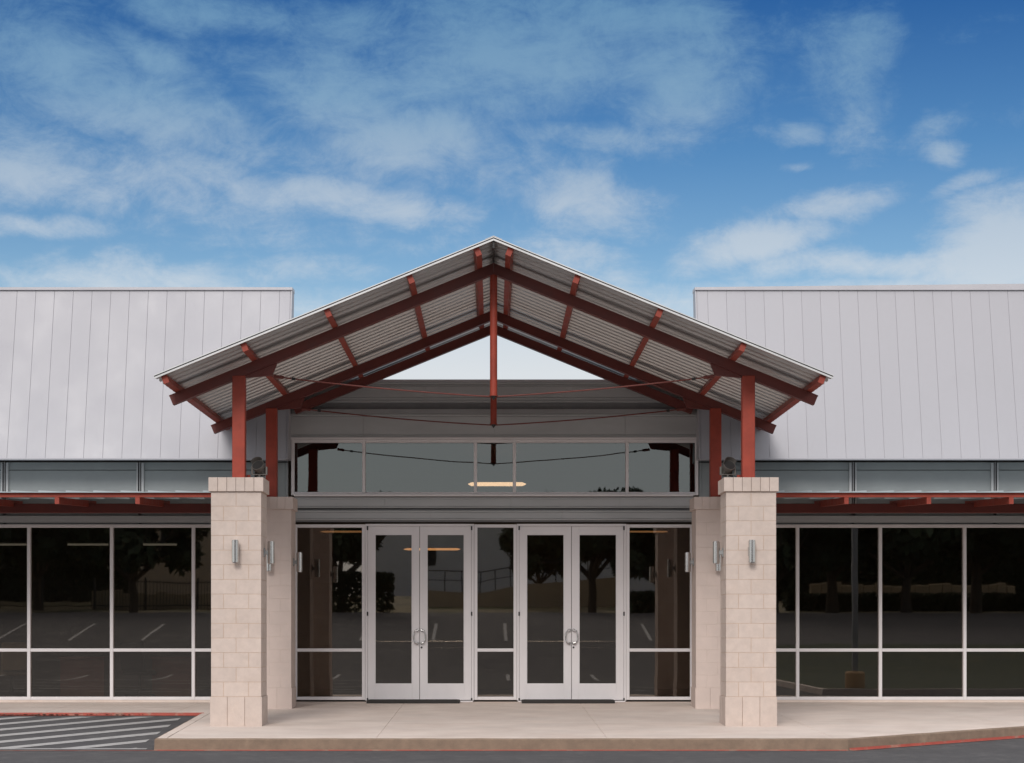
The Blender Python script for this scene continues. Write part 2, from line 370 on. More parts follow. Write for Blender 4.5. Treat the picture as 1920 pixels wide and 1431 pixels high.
# bed under the joints
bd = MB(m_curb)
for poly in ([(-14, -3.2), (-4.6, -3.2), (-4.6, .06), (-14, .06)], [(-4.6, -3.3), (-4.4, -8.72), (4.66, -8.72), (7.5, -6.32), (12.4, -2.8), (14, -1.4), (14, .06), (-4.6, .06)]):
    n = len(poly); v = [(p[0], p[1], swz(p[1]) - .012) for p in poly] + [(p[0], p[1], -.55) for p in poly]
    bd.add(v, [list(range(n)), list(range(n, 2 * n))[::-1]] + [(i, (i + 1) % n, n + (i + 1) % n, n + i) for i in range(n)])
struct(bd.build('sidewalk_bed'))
# kerbs: swept profile along a path; outer side = right hand of travel
def curb(path, name, m, w=CW, rad=.02):
    mb = MB(m, m_conc); P = [Vector(p) for p in path]; n = len(P); rows = []
    # subdivide for soft irregularity
    Q = [P[0]]
    for a, b in zip(P, P[1:]):
        k = max(1, int((b - a).length / .25))
        Q += [a + (b - a) * (i / k) for i in range(1, k + 1)]
    rnd = random.Random(4)
    for i, p in enumerate(Q):
        t0 = (p - Q[i - 1]).normalized() if i else (Q[1] - Q[0]).normalized(); t1 = (Q[i + 1] - p).normalized() if i < len(Q) - 1 else t0
        n0 = Vector((t0.y, -t0.x)); n1 = Vector((t1.y, -t1.x)); nn = (n0 + n1); nn = nn / max(.3, nn.dot(n0))
        row = []
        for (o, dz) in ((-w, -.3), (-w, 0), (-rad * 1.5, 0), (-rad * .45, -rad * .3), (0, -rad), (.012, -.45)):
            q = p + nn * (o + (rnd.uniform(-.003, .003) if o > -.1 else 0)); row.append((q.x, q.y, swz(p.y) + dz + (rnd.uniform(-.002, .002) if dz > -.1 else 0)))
        rows.append(row)
    v = [q for r in rows for q in r]; k = 6
    f = [(i * k + j, i * k + j + 1, (i + 1) * k + j + 1, (i + 1) * k + j) for i in range(len(rows) - 1) for j in range(k - 1)]
    f += [list(range(k)), [(len(rows) - 1) * k + j for j in range(k)][::-1]]
    mb.add(v, f)
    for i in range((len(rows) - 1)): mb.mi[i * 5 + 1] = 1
    return struct(mb.build(name))
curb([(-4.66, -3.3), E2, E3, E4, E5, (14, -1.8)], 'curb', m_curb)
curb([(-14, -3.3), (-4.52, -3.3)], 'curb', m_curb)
# red paint at the foot of the kerb
def redline(path, h, g, w=.0):
    mb = MB(m_redp)
    for a, b in zip(path, path[1:]):
        a, b = Vector(a), Vector(b); t = (b - a).normalized(); n = Vector((t.y, -t.x)); k = max(1, int((b - a).length / .3))
        for i in range(k):
            p, q = a + (b - a) * (i / k), a + (b - a) * ((i + 1) / k)
            r = [(p + n * .022, lotz(*p) + h), (p + n * .026, lotz(*p) + .004), (p + n * (.026 + g), lotz(*p) + .004)]
            s2 = [(q + n * .022, lotz(*q) + h), (q + n * .026, lotz(*q) + .004), (q + n * (.026 + g), lotz(*q) + .004)]
            v = [(x.x, x.y, z) for x, z in r + s2]; mb.add(v, [(0, 1, 4, 3), (1, 2, 5, 4)])
    return struct(mb.build('red_curb_paint', recalc=False))
redline([(-4.47, -8.8), E3], .012, .05)
redline([E3, E4, E5], .035, .07)
redline([(-14, -3.3), (-4.6, -3.3)], .05, .05)
gb = MB(m_redp); gb.add([(-14, -8.97, lotz(-9, -8.97) + .005), (-4.45, -8.88, lotz(-9, -8.88) + .005), (-4.45, -8.80, lotz(-5, -8.801) + .005), (-14, -8.89, lotz(-9, -8.89) + .005)], [(0, 1, 2, 3)]); struct(gb.build('red_curb_paint', recalc=False))
# hatching of the loading zone + bay lines
rm = MB(m_paint); dv = Vector((.61, .792)).normalized(); nv = Vector((dv.y, -dv.x))
def strip(c0, w, poly):
    p = clip(clip(poly, nv.x, nv.y, c0 + w / 2), -nv.x, -nv.y, -(c0 - w / 2))
    if len(p) > 2: rm.add([(q[0], q[1], lotz(q[0] if q[0] < -4 else -4, q[1]) + .005) for q in p], [list(range(len(p)))])
hp = [(-14, -8.55), (-4.75, -8.55), (-4.9, -3.55), (-14, -3.55)]
for k in range(-11, 3): strip(.04 + k * .74, .25, hp)
rm.add([(-14, -8.70, lotz(-9, -8.70) + .006), (-4.6, -8.68, lotz(-9, -8.68) + .006), (-4.6, -8.57, lotz(-9, -8.57) + .006), (-14, -8.58, lotz(-9, -8.58) + .006)], [(0, 1, 2, 3)])
for k in range(-7, 3):      # bay lines across the lot, behind the camera
    for (y0, y1) in ((-46, -41), (-31, -26.2)):
        x = k * 2.75 + .4
        for j in range(5):
            a = y0 + (y1 - y0) * j / 5; b = y0 + (y1 - y0) * (j + 1) / 5
            rm.add([(x, a, lotz(x, a) + .012), (x + .12, a, lotz(x, a) + .012), (x + .12, b, lotz(x, b) + .012), (x, b, lotz(x, b) + .012)], [(0, 1, 2, 3)])
for (xa, xb, ya, sl_) in ((-15, -3.2, -15.5, .05), (-15, -3.6, -17.6, .05), (-16, -3.2, -20, .05), (-16, -4.2, -23, .06), (-18, -3.4, -26.4, .06), (3.6, 6.6, -16, -.04), (3.8, 7.4, -19, -.04), (4.4, 8, -23, -.05)):
    n_ = 10
    for j in range(n_):
        if random.random() < .12: continue
        a = xa + (xb - xa) * j / n_; b = xa + (xb - xa) * (j + 1) / n_
        rm.add([(a, ya + sl_ * a, -.315), (b, ya + sl_ * b, -.315), (b, ya + sl_ * b + .26, -.315), (a, ya + sl_ * a + .26, -.315)], [(0, 1, 2, 3)])
struct(rm.build('road_marking', recalc=False))
lf = MB(m_bark)
for k in range(260):
    x = random.choice((random.gauss(-8.6, .5), random.gauss(-7.4, .35), random.uniform(-10, -5.5))); y = -3.3 - .03 - abs(random.gauss(0, .04)); z = lotz(x, y) + .012 + random.random() * .012; r = .012 + random.random() * .016; a = random.random() * 6.28
    lf.add([(x + r * math.cos(a), y + r * .6 * math.sin(a), z), (x - r * math.sin(a), y + r * .6 * math.cos(a), z + .012), (x - r * math.cos(a), y - r * .6 * math.sin(a), z), (x + r * math.sin(a), y - r * .6 * math.cos(a), z + .006)], [(0, 1, 2, 3)])
o = lf.build('fallen_leaves', recalc=False); tag(o, 'brown fallen leaves gathered along the low red curb at left', 'leaves'); o['kind'] = 'stuff'

m_lawn = mat('dark_lawn', (.030, .045, .020), .95, 0, .8, .3, .5, 60, col2=(.06, .06, .03), c2scale=.8)
lw = MB(m_lawn, m_conc); yy = [-13.6, -20, -27, -30, -33, -36, -39]; gx = [8.1, 12, 30]
for a, b in zip(yy, yy[1:]):
    for p, q in zip(gx, gx[1:]): lw.add([(p, a, lotz(p, a) + .13), (q, a, lotz(q, a) + .13), (q, b, lotz(q, b) + .13), (p, b, lotz(p, b) + .13)], [(0, 1, 2, 3)])
lw.box((7.95, -39, -.4), (8.1, -13.6, -.18), 0, 1); lw.box((7.95, -13.6, -.4), (30, -13.45, -.18), 0, 1)
struct(lw.build('lawn', recalc=False))

# ------------------------------------------------------------------ building
B = thing('commercial_building', 'low commercial building with pale metal sided wings, grey fascia and a dark glass storefront', 'building', (0, 0, 0))
XW = 13.0
# centre fascias
def fascia(z0, z1, y, m=m_grey, x0=-3.57, x1=3.57, name='fascia_panel', seams=(), bev=.003, rows=()):
    mb = MB(m); e = [x0] + list(seams) + [x1]; rr = [0.] + list(rows) + [1.]
    for a, b in zip(e, e[1:]):
        for i, (p, q) in enumerate(zip(rr, rr[1:])):
            mb.box((a + .0008, y + (.008 if i % 2 else 0), z0 + (z1 - z0) * p + .001), (b - .0008, y + .12, z0 + (z1 - z0) * q - (.003 if rows else 0)), bev)
    return mb.build(name, B)
sm_ = (-2.28, 0.02, 2.3)
fascia(Z_(755, -.0), Z_(716, 0), .02, seams=(-1.2, 1.25), rows=(.12, .26, .80, .88)); fascia(Z_(716, 0) + .001, Z_(712, 0), -.03, m_cap, name='parapet_coping', x0=-3.6, x1=3.6)
fascia(Z_(767, 0), Z_(755.5, 0), .045, m_pale, name='recess_strip', bev=.002)
mb = MB(m_grey); mb.prism([(-.10, Z_(776, -.1)), (-.06, Z_(768, 0)), (.05, Z_(767.6, 0)), (.05, Z_(776, -.1))], 0, -3.53, 3.53); mb.build('drip_ledge', B)
fascia(Z_(820.5, 0), Z_(776.3, -.1), -.07, seams=sm_, rows=(.10, .90))
fascia(Z_(953, 0), Z_(933, 0), -.09, x0=-3.5, x1=3.5, seams=(-1.9, .3, 2.2), rows=(.14, .84)); fascia(Z_(957, 0), Z_(953.5, 0), .0, m_pale, x0=-3.5, x1=3.5, name='recess_strip', bev=.002)
fascia(Z_(976, 0), Z_(957.3, 0), -.075, x0=-3.5, x1=3.5, seams=(-1.1, 1.2), rows=(.16, .80)); fascia(Z_(979, 0), Z_(976.2, 0), -.01, m_pale, x0=-3.5, x1=3.5, name='recess_strip', bev=.002)
# fascia end trims and piers between the centre and the wings
for s in (-1, 1):
    mb = MB(m_grey); mb.box((s * 3.535, -.02, Z_(824, 0)), (s * 3.60, .18, Z_(716.5, 0)), .006); mb.build('fascia_trim', B)
    mb = MB(m_grey2); mb.box((s * 3.64, .0, 0), (s * 4.15, .25, 4.26), .004)
    mb.box((s * 3.60, -.02, 0), (s * 3.64, .2, Z_(824.5, 0)), .003); mb.box((s * 3.80, -.03, 3.0), (s * 3.86, -.003, 4.2), .004); mb.build('pier_panel', B)
    mb = MB(m_dark); mb.box((s * 3.60, -.022, Z_(868, 0)), (s * 4.15, -.003, Z_(866, 0))); mb.build('pier_joint', B)
# mansard screens: separate pans on a sloping plane
for s in (-1, 1):
    yb, yt = -.6, .17; zb = Z_(859, yb); zt = Z_(543, yt)
    H = math.hypot(yt - yb, zt - zb); ang = math.atan2(yt - yb, zt - zb)
    core = MB(m_gap)
    core.prism([(yb + .02, zb + .004), (yt + .02, zt - .004), (yt + .36, zt - .004), (.0, zb + .004)], 0, s * 3.57, s * XW); core.build('roof_core', B)
    mb = MB(m_siding); mb.T = Matrix.Translation((0, yb, zb)) @ Matrix.Rotation(-ang, 4, 'X')
    x = 3.575; first = True
    while x < XW:
        w = .33 if not first else .19; first = False
        mb.box((s * (x + .002), .008, 0), (s * (x + w - .002), .019, H), .002); x += w
    mb.build('metal_roof', B)
    mb = MB(m_siding); mb.prism([(yb + .0, zb), (yt, zt), (yt + .36, zt), (.0, zb)], 0, s * 3.545, s * 3.568); mb.build('roof_end_trim', B)
    mb = MB(m_cap); rise = 0. if s < 0 else .10
    mb.add([(s * 3.54, yt - .035, zt - .012), (s * XW, yt - .035, zt - .012), (s * XW, yt - .035, zt + .035 + rise), (s * 3.54, yt - .035, zt + .035),
            (s * 3.54, yt + .40, zt - .012), (s * XW, yt + .40, zt - .012), (s * XW, yt + .40, zt + .05 + rise), (s * 3.54, yt + .40, zt + .05)],
           [(0, 1, 2, 3), (4, 7, 6, 5), (0, 4, 5, 1), (3, 2, 6, 7), (0, 3, 7, 4), (1, 5, 6, 2)]); mb.build('coping', B)
    mb = MB(m_siding); mb.box((s * 3.57, yb - .012, zb - .03), (s * XW, yb + .05, zb - .001), .004); mb.build('eave_trim', B)
    # band of grey panels beneath the eave
    mb = MB(m_grey2); posts = [3.2, 6.0, 8.4] if s < 0 else [3.2, X_(1600, 0), X_(1866, 0)]
    posts = ([4.16, -X_(262, 0), -X_(8, 0), 11, XW] if s < 0 else [4.16, X_(1600, 0), X_(1866, 0), 11.3, XW])
    for a, b in zip(posts, posts[1:]):
        mb.box((s * (a + .03), .02, 3.06), (s * (b - .03), .10, Z_(882, 0)), .004); mb.box((s * (a + .03), .03, Z_(881, 0)), (s * (b - .03), .10, 4.2), .004)
    mb.build('wall_panel', B)
    mb = MB(m_pale)
    for a in posts[1:-1]: mb.box((s * (a - .012), .0, 3.3), (s * (a + .012), .08, 4.2))
    mb.box((s * 4.16, .11, 3.06), (s * XW, .14, 4.2)); mb.build('panel_joint', B)
    mb = MB(m_grey)
    for a in posts[1:-1]: mb.box((s * (a - .075), -.02, 3.3), (s * (a - .03), .08, 4.19), .004); mb.box((s * (a + .03), -.02, 3.3), (s * (a + .055), .08, 4.19), .004)
    mb.box((s * 4.16, -.03, 3.135), (s * XW, .019, 3.26), .005); mb.build('wall_trim', B)
# shell behind
mb = MB(m_grey2); mb.box((-XW, 14, -.3), (XW, 14.3, 5.4)); mb.box((-XW - .3, .15, -.3), (-XW, 14.3, 5.4)); mb.box((XW, .15, -.3), (XW + .3, 14.3, 5.4))
mb.box((-XW, .40, 4.25), (-3.62, .55, 5.3)); mb.box((XW, .40, 4.25), (3.62, .55, 5.3)); mb.build('wall', B)
mb = MB(m_grey); mb.box((-XW, .56, 5.2), (XW, 14, 5.34)); mb.build('flat_roof', B)
mb = MB(m_ceil); mb.box((-XW, .16, 4.62), (XW, 13.9, 4.7)); mb.build('ceiling', B)
mb = MB(m_intf); mb.box((-XW, .06, -.3), (XW, 13.9, -.005)); mb.build('floor', B)
mb = MB(m_intw); mb.box((-XW, 7.5, 0), (XW, 7.6, 4.6)); mb.box((-4.1, .3, 0), (-3.95, 3.2, 4.6)); mb.box((4.1, .3, 0), (3.95, 3.2, 4.6)); mb.build('interior_wall', B)

# windows: each one a frame (part) with panes (sub-parts)
def window(x0, x1, zs, y=0., g=m_glass, fw=.055, fd=.11, label=None, name='window'):
    """frame bars around and between panes; zs = list of (z0,z1) pane heights"""
    mb = MB(m_alum)
    mb.box((x0 - fw / 2, y - fd / 2, zs[0][0] - fw), (x0 + fw / 2, y + fd / 2, zs[-1][1] + fw), .004)
    mb.box((x1 - fw / 2, y - fd / 2 + .0006, zs[0][0] - fw), (x1 + fw / 2, y + fd / 2 - .0006, zs[-1][1] + fw), .004)
    edges = [(zs[0][0] - fw, zs[0][0])] + [(zs[i][1], zs[i + 1][0]) for i in range(len(zs) - 1)] + [(zs[-1][1], zs[-1][1] + fw)]
    for a, b in edges: mb.box((x0 + fw / 2, y - fd / 2 + .004, a), (x1 - fw / 2, y + fd / 2 - .004, b), .004)
    f = mb.build(name, B)
    if label: f['label'] = label
    for a, b in zs:
        p = MB(g); p.box((x0 + fw / 2 - .01, y + .012, a - .01), (x1 - fw / 2 + .01, y + .020, b + .01)); p.build('pane', f)
    return f
zr = Z_(1219, 0); zlo = (Z_(1306.5, 0), zr - .028); zup = (zr + .028, Z_(989.5, 0))
Lx = [X_(p, 0) for p in (-255, -100, 55, 210, 363)] + [-4.16]
Rx = [4.16] + [X_(p, 0) for p in (1495, 1650, 1808, 1966, 2124)]
def windows_run(xs, zs, y=0., g=m_glass):   # shared mullions: each window owns its left mullion, the last also its right one
    fw, fd = .055, .11
    for i in range(len(xs) - 1):
        x0, x1 = xs[i], xs[i + 1]; mb = MB(m_alum)
        mb.box((x0 - fw / 2, y - fd / 2, zs[0][0] - fw), (x0 + fw / 2, y + fd / 2, zs[-1][1] + fw), .004)
        if i == len(xs) - 2: mb.box((x1 - fw / 2, y - fd / 2, zs[0][0] - fw), (x1 + fw / 2, y + fd / 2, zs[-1][1] + fw), .004)
        for a, b in [(zs[0][0] - fw, zs[0][0])] + [(zs[k][1], zs[k + 1][0]) for k in range(len(zs) - 1)] + [(zs[-1][1], zs[-1][1] + fw)]:
            mb.box((x0 + fw / 2, y - fd / 2 + .004, a), (x1 - fw / 2, y + fd / 2 - .004, b), .004)
        f = mb.build('window', B)
        for a, b in zs:
            p = MB(g); p.box((x0 + fw / 2 - .01, y + .012, a - .01), (x1 - fw / 2 + .01, y + .020, b + .01)); p.build('pane', f)
windows_run(Lx, [zlo, zup]); windows_run(Rx, [zlo, zup])
# clerestory
cz = [(Z_(923, 0), Z_(830.5, 0))]
windows_run([X_(549.5, 0), X_(682.5, 0), X_(891.5, 0), X_(964.5, 0), X_(1175.5, 0), X_(1306, 0)], cz, 0., m_glassc)
mb = MB(m_alum); mb.box((-3.56, -.09, Z_(825, 0) + .003), (3.60, -.056, Z_(820.8, 0)), .004); mb.box((-3.49, -.10, Z_(931.5, 0)), (3.49, -.056, Z_(927.5, 0)), .004); mb.build('window_sill', B)
# sidelights of the entrance
window(X_(551.5, 0) + .0275, X_(682, 0), [zlo, zup]); window(X_(892.2, 0), X_(965.8, 0), [zlo, zup]); window(X_(1177, 0), X_(1299.5, 0) - .0275, [zlo, zup])
# door header and jambs
z0d, z1d = Z_(1312.5, 0), Z_(987.5, 0)
for (a, b) in ((684.8, 889.2), (968.6, 1174.3)):
    mb = MB(m_alum); xa, xb = X_(a, 0), X_(b, 0)
    mb.box((xa + .005, -.06, z0d - .01), (xa + .045, .06, z1d + .045), .004); mb.box((xb - .045, -.06, z0d - .01), (xb - .005, .06, z1d + .045), .004)
    mb.box((xa + .045, -.056, z1d + .004), (xb - .045, .056, z1d + .045), .004)
    mb.box((xa + .02, -.09, -.002), (xb - .02, .06, z0d - .012), .004); mb.build('door_frame', B)
    xm = (xa + xb) / 2
    for s, x0, x1 in ((-1, xa + .048, xm - .004), (1, xm + .004, xb - .048)):
        st, tr_, br_ = .125, .15, .29
        d_ = MB(m_alum); y0, y1 = -.045, .0
        d_.box((x0, y0, z0d), (x0 + st, y1, z1d), .004); d_.box((x1 - st, y0, z0d), (x1, y1, z1d), .004)
        d_.box((x0 + st, y0 + .001, z1d - tr_), (x1 - st, y1 - .001, z1d), .003); d_.box((x0 + st, y0 + .001, z0d), (x1 - st, y1 - .001, z0d + br_), .003)
        # glazing stops
        d_.box((x0 + st - .001, y0 - .004, z0d + br_), (x0 + st + .012, y0 + .008, z1d - tr_), .002); d_.box((x1 - st - .012, y0 - .004, z0d + br_), (x1 - st + .001, y0 + .008, z1d - tr_), .002)
        door = d_.build('door', B)
        g = MB(m_glass); g.box((x0 + st - .004, -.024, z0d + br_ - .004), (x1 - st + .004, -.016, z1d - tr_ + .004)); g.build('glass_pane', door)
        hx = (x1 - .030) if s < 0 else (x0 + .030); zc = Z_(1194, 0)
        pts = [(hx, y0, zc + .115), (hx, y0 - .05, zc + .105)]
        h = MB(m_steel); arc = []
        for k in range(9):
            t = math.pi * k / 8; arc.append((hx + s * .07 * math.sin(t) ** .6, y0 - .055, zc + .115 * math.cos(t)))
        h.tube([(arc[0][0], y0, arc[0][2])] + arc + [(arc[-1][0], y0, arc[-1][2])], .013, 10)
        h.tube([(arc[0][0], y0 - .001, arc[0][2]), (arc[0][0], y0 - .012, arc[0][2])], .026, 12, caps=True); h.tube([(arc[-1][0], y0 - .001, arc[-1][2]), (arc[-1][0], y0 - .012, arc[-1][2])], .026, 12)
        h.build('handle', door)
        pb = MB(m_steel); zb_ = Z_(1203, 0); pb.tube([(x0 + st - .03, .03, zb_), (x1 - st + .03, .03, zb_)], .018, 10)
        pb.box((x0 + st - .05, .0, zb_ - .025), (x0 + st - .02, .05, zb_ + .025), .003); pb.box((x1 - st + .02, .0, zb_ - .025), (x1 - st + .05, .05, zb_ + .025), .003); 
        if s > 0: pb.tube([(x0 + st - .03, .034, Z_(1215, 0)), (x1 - st + .03, .034, Z_(1215, 0))], .011, 8)
        pb.build('push_bar', door)
        for zz in (z1d - .03, (z0d + z1d) / 2 - .01, z0d + .0):
            hg = MB(m_dark); xh = (x0 - .004) if s < 0 else (x1 + .004); hg.tube([(xh, y0 - .016, zz - .035), (xh, y0 - .016, zz + .035)], .013, 8); hg.build('hinge', door)
        if s > 0:
            lk = MB(m_dark); lk.tube([(x0 + .03, y0 - .01, Z_(1214, 0)), (x0 + .03, y0, Z_(1214, 0))], .017, 12); lk.build('lock', door)
mb = MB(m_conc)
for a, b in ((-XW, -4.2), (4.2, XW)): mb.box((a, -.07, -.05), (b, .05, zlo[0] - .056), .004)
mb.box((-3.49, -.06, -.05), (3.49, .05, .0015)); mb.build('window_curb', B)
for (a, b, lab) in ((688, 862, 'dark rubber door mat at the foot of the left pair of doors'), (978, 1152, 'dark rubber door mat at the foot of the right pair of doors')):
    y = -.36; mb = MB(m_rubber); mb.box((X_(a, y), -.52, -.008), (X_(b, y), -.12, .046), .008)
    for k in range(5): mb.box((X_(a, y) + .04, -.50 + k * .08, .046), (X_(b, y) - .04, -.47 + k * .08, .050))
    tag(mb.build('door_mat'), lab, 'door mat', 'mats at the entrance doors')

# ------------------------------------------------------------------ block columns
CX, Y1, Y2 = 3.70, -6.02, -1.69
hw = .36; CT = 3.457
def column(x, y, label, mm=None, gp=.0024):
    mm = mm or m_mortar; mbk = m_block if mm is m_mortar else m_blocks
    g = swz(y + hw) - .03
    t = thing('stone_column', label, 'column', (x, y, swz(y)), 'block columns carrying the canopy')
    c = MB(mm); c.box((x - hw + .004, y - hw + .004, g), (x + hw - .004, y + hw - .004, CT - .02)); c.build('core', t)
    def course(mb, z0, z1, splits, h, jit=.0015):
        # blocks along the four faces (corner blocks wrap)
        for fc in range(4):
            e = [-h] + splits + [h]
            for i in range(len(e) - 1):
                a, b = e[i] + gp, e[i + 1] - gp
                if i == 0: a = -h + (.0 if fc % 2 == 0 else .10)
                if i == len(e) - 2: b = h - (.0 if fc % 2 == 0 else .10)
                if b - a < .02: continue
                j = random.uniform(0, jit); d0, d1 = h - .10 + gp, h - j
                A, Bx = (a, -d1), (b, -d0)
                if fc == 0: p, q = (a, -d1), (b, -d0)
                elif fc == 2: p, q = (a, d0), (b, d1)
                elif fc == 1: p, q = (d0, a), (d1, b)
                else: p, q = (-d1, a), (-d0, b)
                mb.box((x + p[0], y + p[1], z0 + gp * .8), (x + q[0], y + q[1], z1 - gp * .8), .0032)
    sh = MB(mbk); ch = .2105; z = CT - .205 - 14 * ch
    for k in range(14):
        sp = [0.] if k % 2 == 1 else [-.18, .18]
        course(sh, z + k * ch, z + (k + 1) * ch, sp, hw)
    sh.build('shaft', t)
    bs = MB(mbk); course(bs, g, z, [-.125, .125], hw + .012); bs.build('base', t)
    cp = MB(mbk); course(cp, CT - .205, CT, [-.26, -.13, 0., .13, .26], hw + .033)
    cp.box((x - hw + .07, y - hw + .07, CT - .05), (x + hw - .07, y + hw - .07, CT - .004)); cp.build('cap', t)
    return t
for sx, sd in ((-1, 'left'), (1, 'right')):
    column(sx * CX, Y1, 'pale limestone block column with soldier-course cap, the front one on the %s of the entrance' % sd)
    column(sx * CX, Y2, 'shaded limestone block column with soldier-course cap, the rear one on the %s near the glass doors' % sd, m_blocks, .0008)

# sconces
def make_sconce():
    t = thing('wall_sconce', '', 'wall lamp', (0, 0, 0), 'cylinder sconces on the columns')
    c = MB(m_steel); r = .05; prof = [(0, -.165), (.04, -.165), (.043, -.155), (r, -.155), (r, .155), (.043, .155), (.043, .165), (0, .165)]
    seg = 28; v = [(p[0] * math.cos(2 * math.pi * k / seg), p[0] * math.sin(2 * math.pi * k / seg) - .10, p[1]) for p in prof[1:-1] for k in range(seg)]
    n = len(prof) - 2; f = [(i * seg + k, i * seg + (k + 1) % seg, (i + 1) * seg + (k + 1) % seg, (i + 1) * seg + k) for i in range(n - 1) for k in range(seg)]
    c.add(v, f, 0, True); c.f.append([k for k in range(seg)]); c.mi.append(0); c.f.append([(n - 1) * seg + k for k in range(seg)]); c.mi.append(0)
    c.build('lamp_body', t)
    a = MB(m_galvp); a.box((-.035, -.06, -.03), (.035, -.012, .03), .004); a.build('arm', t)
    b = MB(m_galvp); b.box((-.045, -.016, -.065), (.045, .0, .065), .005); b.build('backplate', t)
    e = MB(m_lampo)
    return t
sc0 = make_sconce(); first = True
zs_ = 2.39
for (cy, rn) in ((Y1, 'front'), (Y2, 'rear')):
    for s, sd in ((-1, 'left'), (1, 'right')):
        for face in ('front', 'inner'):
            if face == 'front': loc, rz = (s * CX, cy - hw, zs_), 0.
            else: loc, rz = (s * (CX - hw), cy, zs_), (math.pi / 2 if s < 0 else -math.pi / 2)
            lab = 'brushed steel cylinder sconce on the %s face of the %s %s column' % ('street' if face == 'front' else 'doorway', rn, sd)
            if first: sc0.location = loc; sc0.rotation_euler = (0, 0, rz); sc0['label'] = lab; first = False
            else: dup(sc0, loc, lab, rz)

# ------------------------------------------------------------------ canopy
K = .408; AP = 6.59; RH = .157   # slope, rafter top at apex, vertical rafter depth
CA = thing('entrance_canopy', 'open gabled steel canopy with red frame and corrugated metal roof over the doors', 'canopy', (0, 0, 0))
def zt_(x): return AP - K * abs(x)
cs = 1 / math.hypot(1, K)
def rafter(y, s, xe, w=.13):
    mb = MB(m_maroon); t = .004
    # perpendicular tail cut
    dxc = RH * K / (1 + K * K)
    pts = [(s * .0015, AP), (s * xe, zt_(xe)), (s * (xe - dxc), zt_(xe) - RH + K * dxc), (s * .0015, AP - RH)]
    mb.prism(pts, 1, y - w / 2, y + w / 2)
    # flanges a little proud
    for (o, th) in ((0, .014), (-RH + .014, .014)):
        q = [(s * .001, AP + o + .001), (s * xe, zt_(xe) + o + .001), (s * xe, zt_(xe) + o - th), (s * .001, AP + o - th)] if o == 0 else [(s * .001, AP + o), (s * (xe - dxc), zt_(xe - dxc) + o), (s * (xe - dxc), zt_(xe - dxc) + o - th - .001), (s * .001, AP + o - th - .001)]
        mb.prism(q, 1, y - w / 2 - .006, y + w / 2 + .006)
    return mb.build('rafter', CA)
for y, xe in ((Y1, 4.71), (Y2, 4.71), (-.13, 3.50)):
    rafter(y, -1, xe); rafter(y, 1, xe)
PW, PH = .08, .112
Yf = -7.14
for s in (-1, 1):
    for px in (.20, 1.14, 2.30, 3.47, 4.58):
        mb = MB(m_red); ux = Vector((s * cs, 0, -K * cs)); uz = Vector((s * K * cs, 0, cs)); o = Vector((s * px, 0, zt_(px) + .002))
        yb_ = -.075 if px < 3.5 else -.2
        def P(a, b, yy): q = o + ux * a + uz * b; return (q.x, yy, q.z)
        tl = .008
        v = [P(a, b, yy) for yy in (Yf + .03, yb_) for a, b in ((-PW / 2, 0), (PW / 2, 0), (PW / 2, PH), (-PW / 2, PH))]
        mb.add(v, [(0, 1, 2, 3), (7, 6, 5, 4), (0, 4, 5, 1), (1, 5, 6, 2), (2, 6, 7, 3), (3, 7, 4, 0)]); mb.mats = [m_red_shade]; mb.build('purlin', CA)
# corrugated roof sheets (ribs run down the slope)
pitch = .305; dep = .05
def sheet(s, Yf=Yf, Ye=-.01, xe=4.73):
    mb = MB(m_galv); prof = []; y = Yf
    while y < Ye - .01:
        prof += [(y, 0), (y + pitch * .42, 0), (y + pitch * .54, dep), (y + pitch * .88, dep)]; y += pitch
    prof = [(min(a, Ye), b) for a, b in prof] + [(Ye, 0)]
    base = (PH + .006) * (1 / cs)
    v = []; n = len(prof)
    for lay in (0, .006):
        for xx in (.0, xe):
            for a, b in prof: v.append((s * xx, a, zt_(xx) + base + (b + lay) / cs))
    f = []
    for i in range(n - 1):
        f += [(i, i + 1, n + i + 1, n + i), (2 * n + i, 3 * n + i, 3 * n + i + 1, 2 * n + i + 1), (n + i, n + i + 1, 3 * n + i + 1, 3 * n + i), (i, 2 * n + i, 2 * n + i + 1, i + 1)]
    f += [(0, n, 3 * n, 2 * n), (n - 1, 3 * n - 1, 4 * n - 1, 2 * n - 1)]
    mb.add(v, f); return mb.build('roof_sheet', CA)
sheet(-1); sheet(1); sheet(-1, -.009, 1.7, 3.5); sheet(1, -.009, 1.7, 3.5)
for s in (-1, 1):
    bz = (PH + .006) / cs; xe = 4.745
    mb = MB(m_trim); lo, hi = bz - .006, bz + .020
    mb.prism([(s * .0005, AP + lo), (s * xe, zt_(xe) + lo), (s * xe, zt_(xe) + hi), (s * .0005, AP + hi)], 1, Yf - .03, Yf - .006); mb.build('rake_trim', CA)
    mb = MB(m_dark); lo, hi = bz + .0205, bz + .036
    mb.prism([(s * .0005, AP + lo), (s * xe, zt_(xe) + lo), (s * xe, zt_(xe) + hi), (s * .0005, AP + hi)], 1, Yf - .022, Yf - .003); mb.build('drip_edge', CA)
    mb = MB(m_trim); lo, hi = bz + .0365, bz + .050
    mb.prism([(s * .0005, AP + lo), (s * (xe + .01), zt_(xe + .01) + lo), (s * (xe + .01), zt_(xe + .01) + hi), (s * .0005, AP + hi)], 1, Yf - .034, Yf + .02); mb.build('rake_flashing', CA)
mb = MB(m_trim); bz = (PH + .0565) / cs
mb.prism([(-.12, zt_(.12) + bz), (0, AP + bz), (.12, zt_(.12) + bz), (.12, zt_(.12) + bz + .005), (0, AP + bz + .006), (-.12, zt_(.12) + bz + .005)], 1, Yf - .033, 1.7); mb.build('ridge_cap', CA)
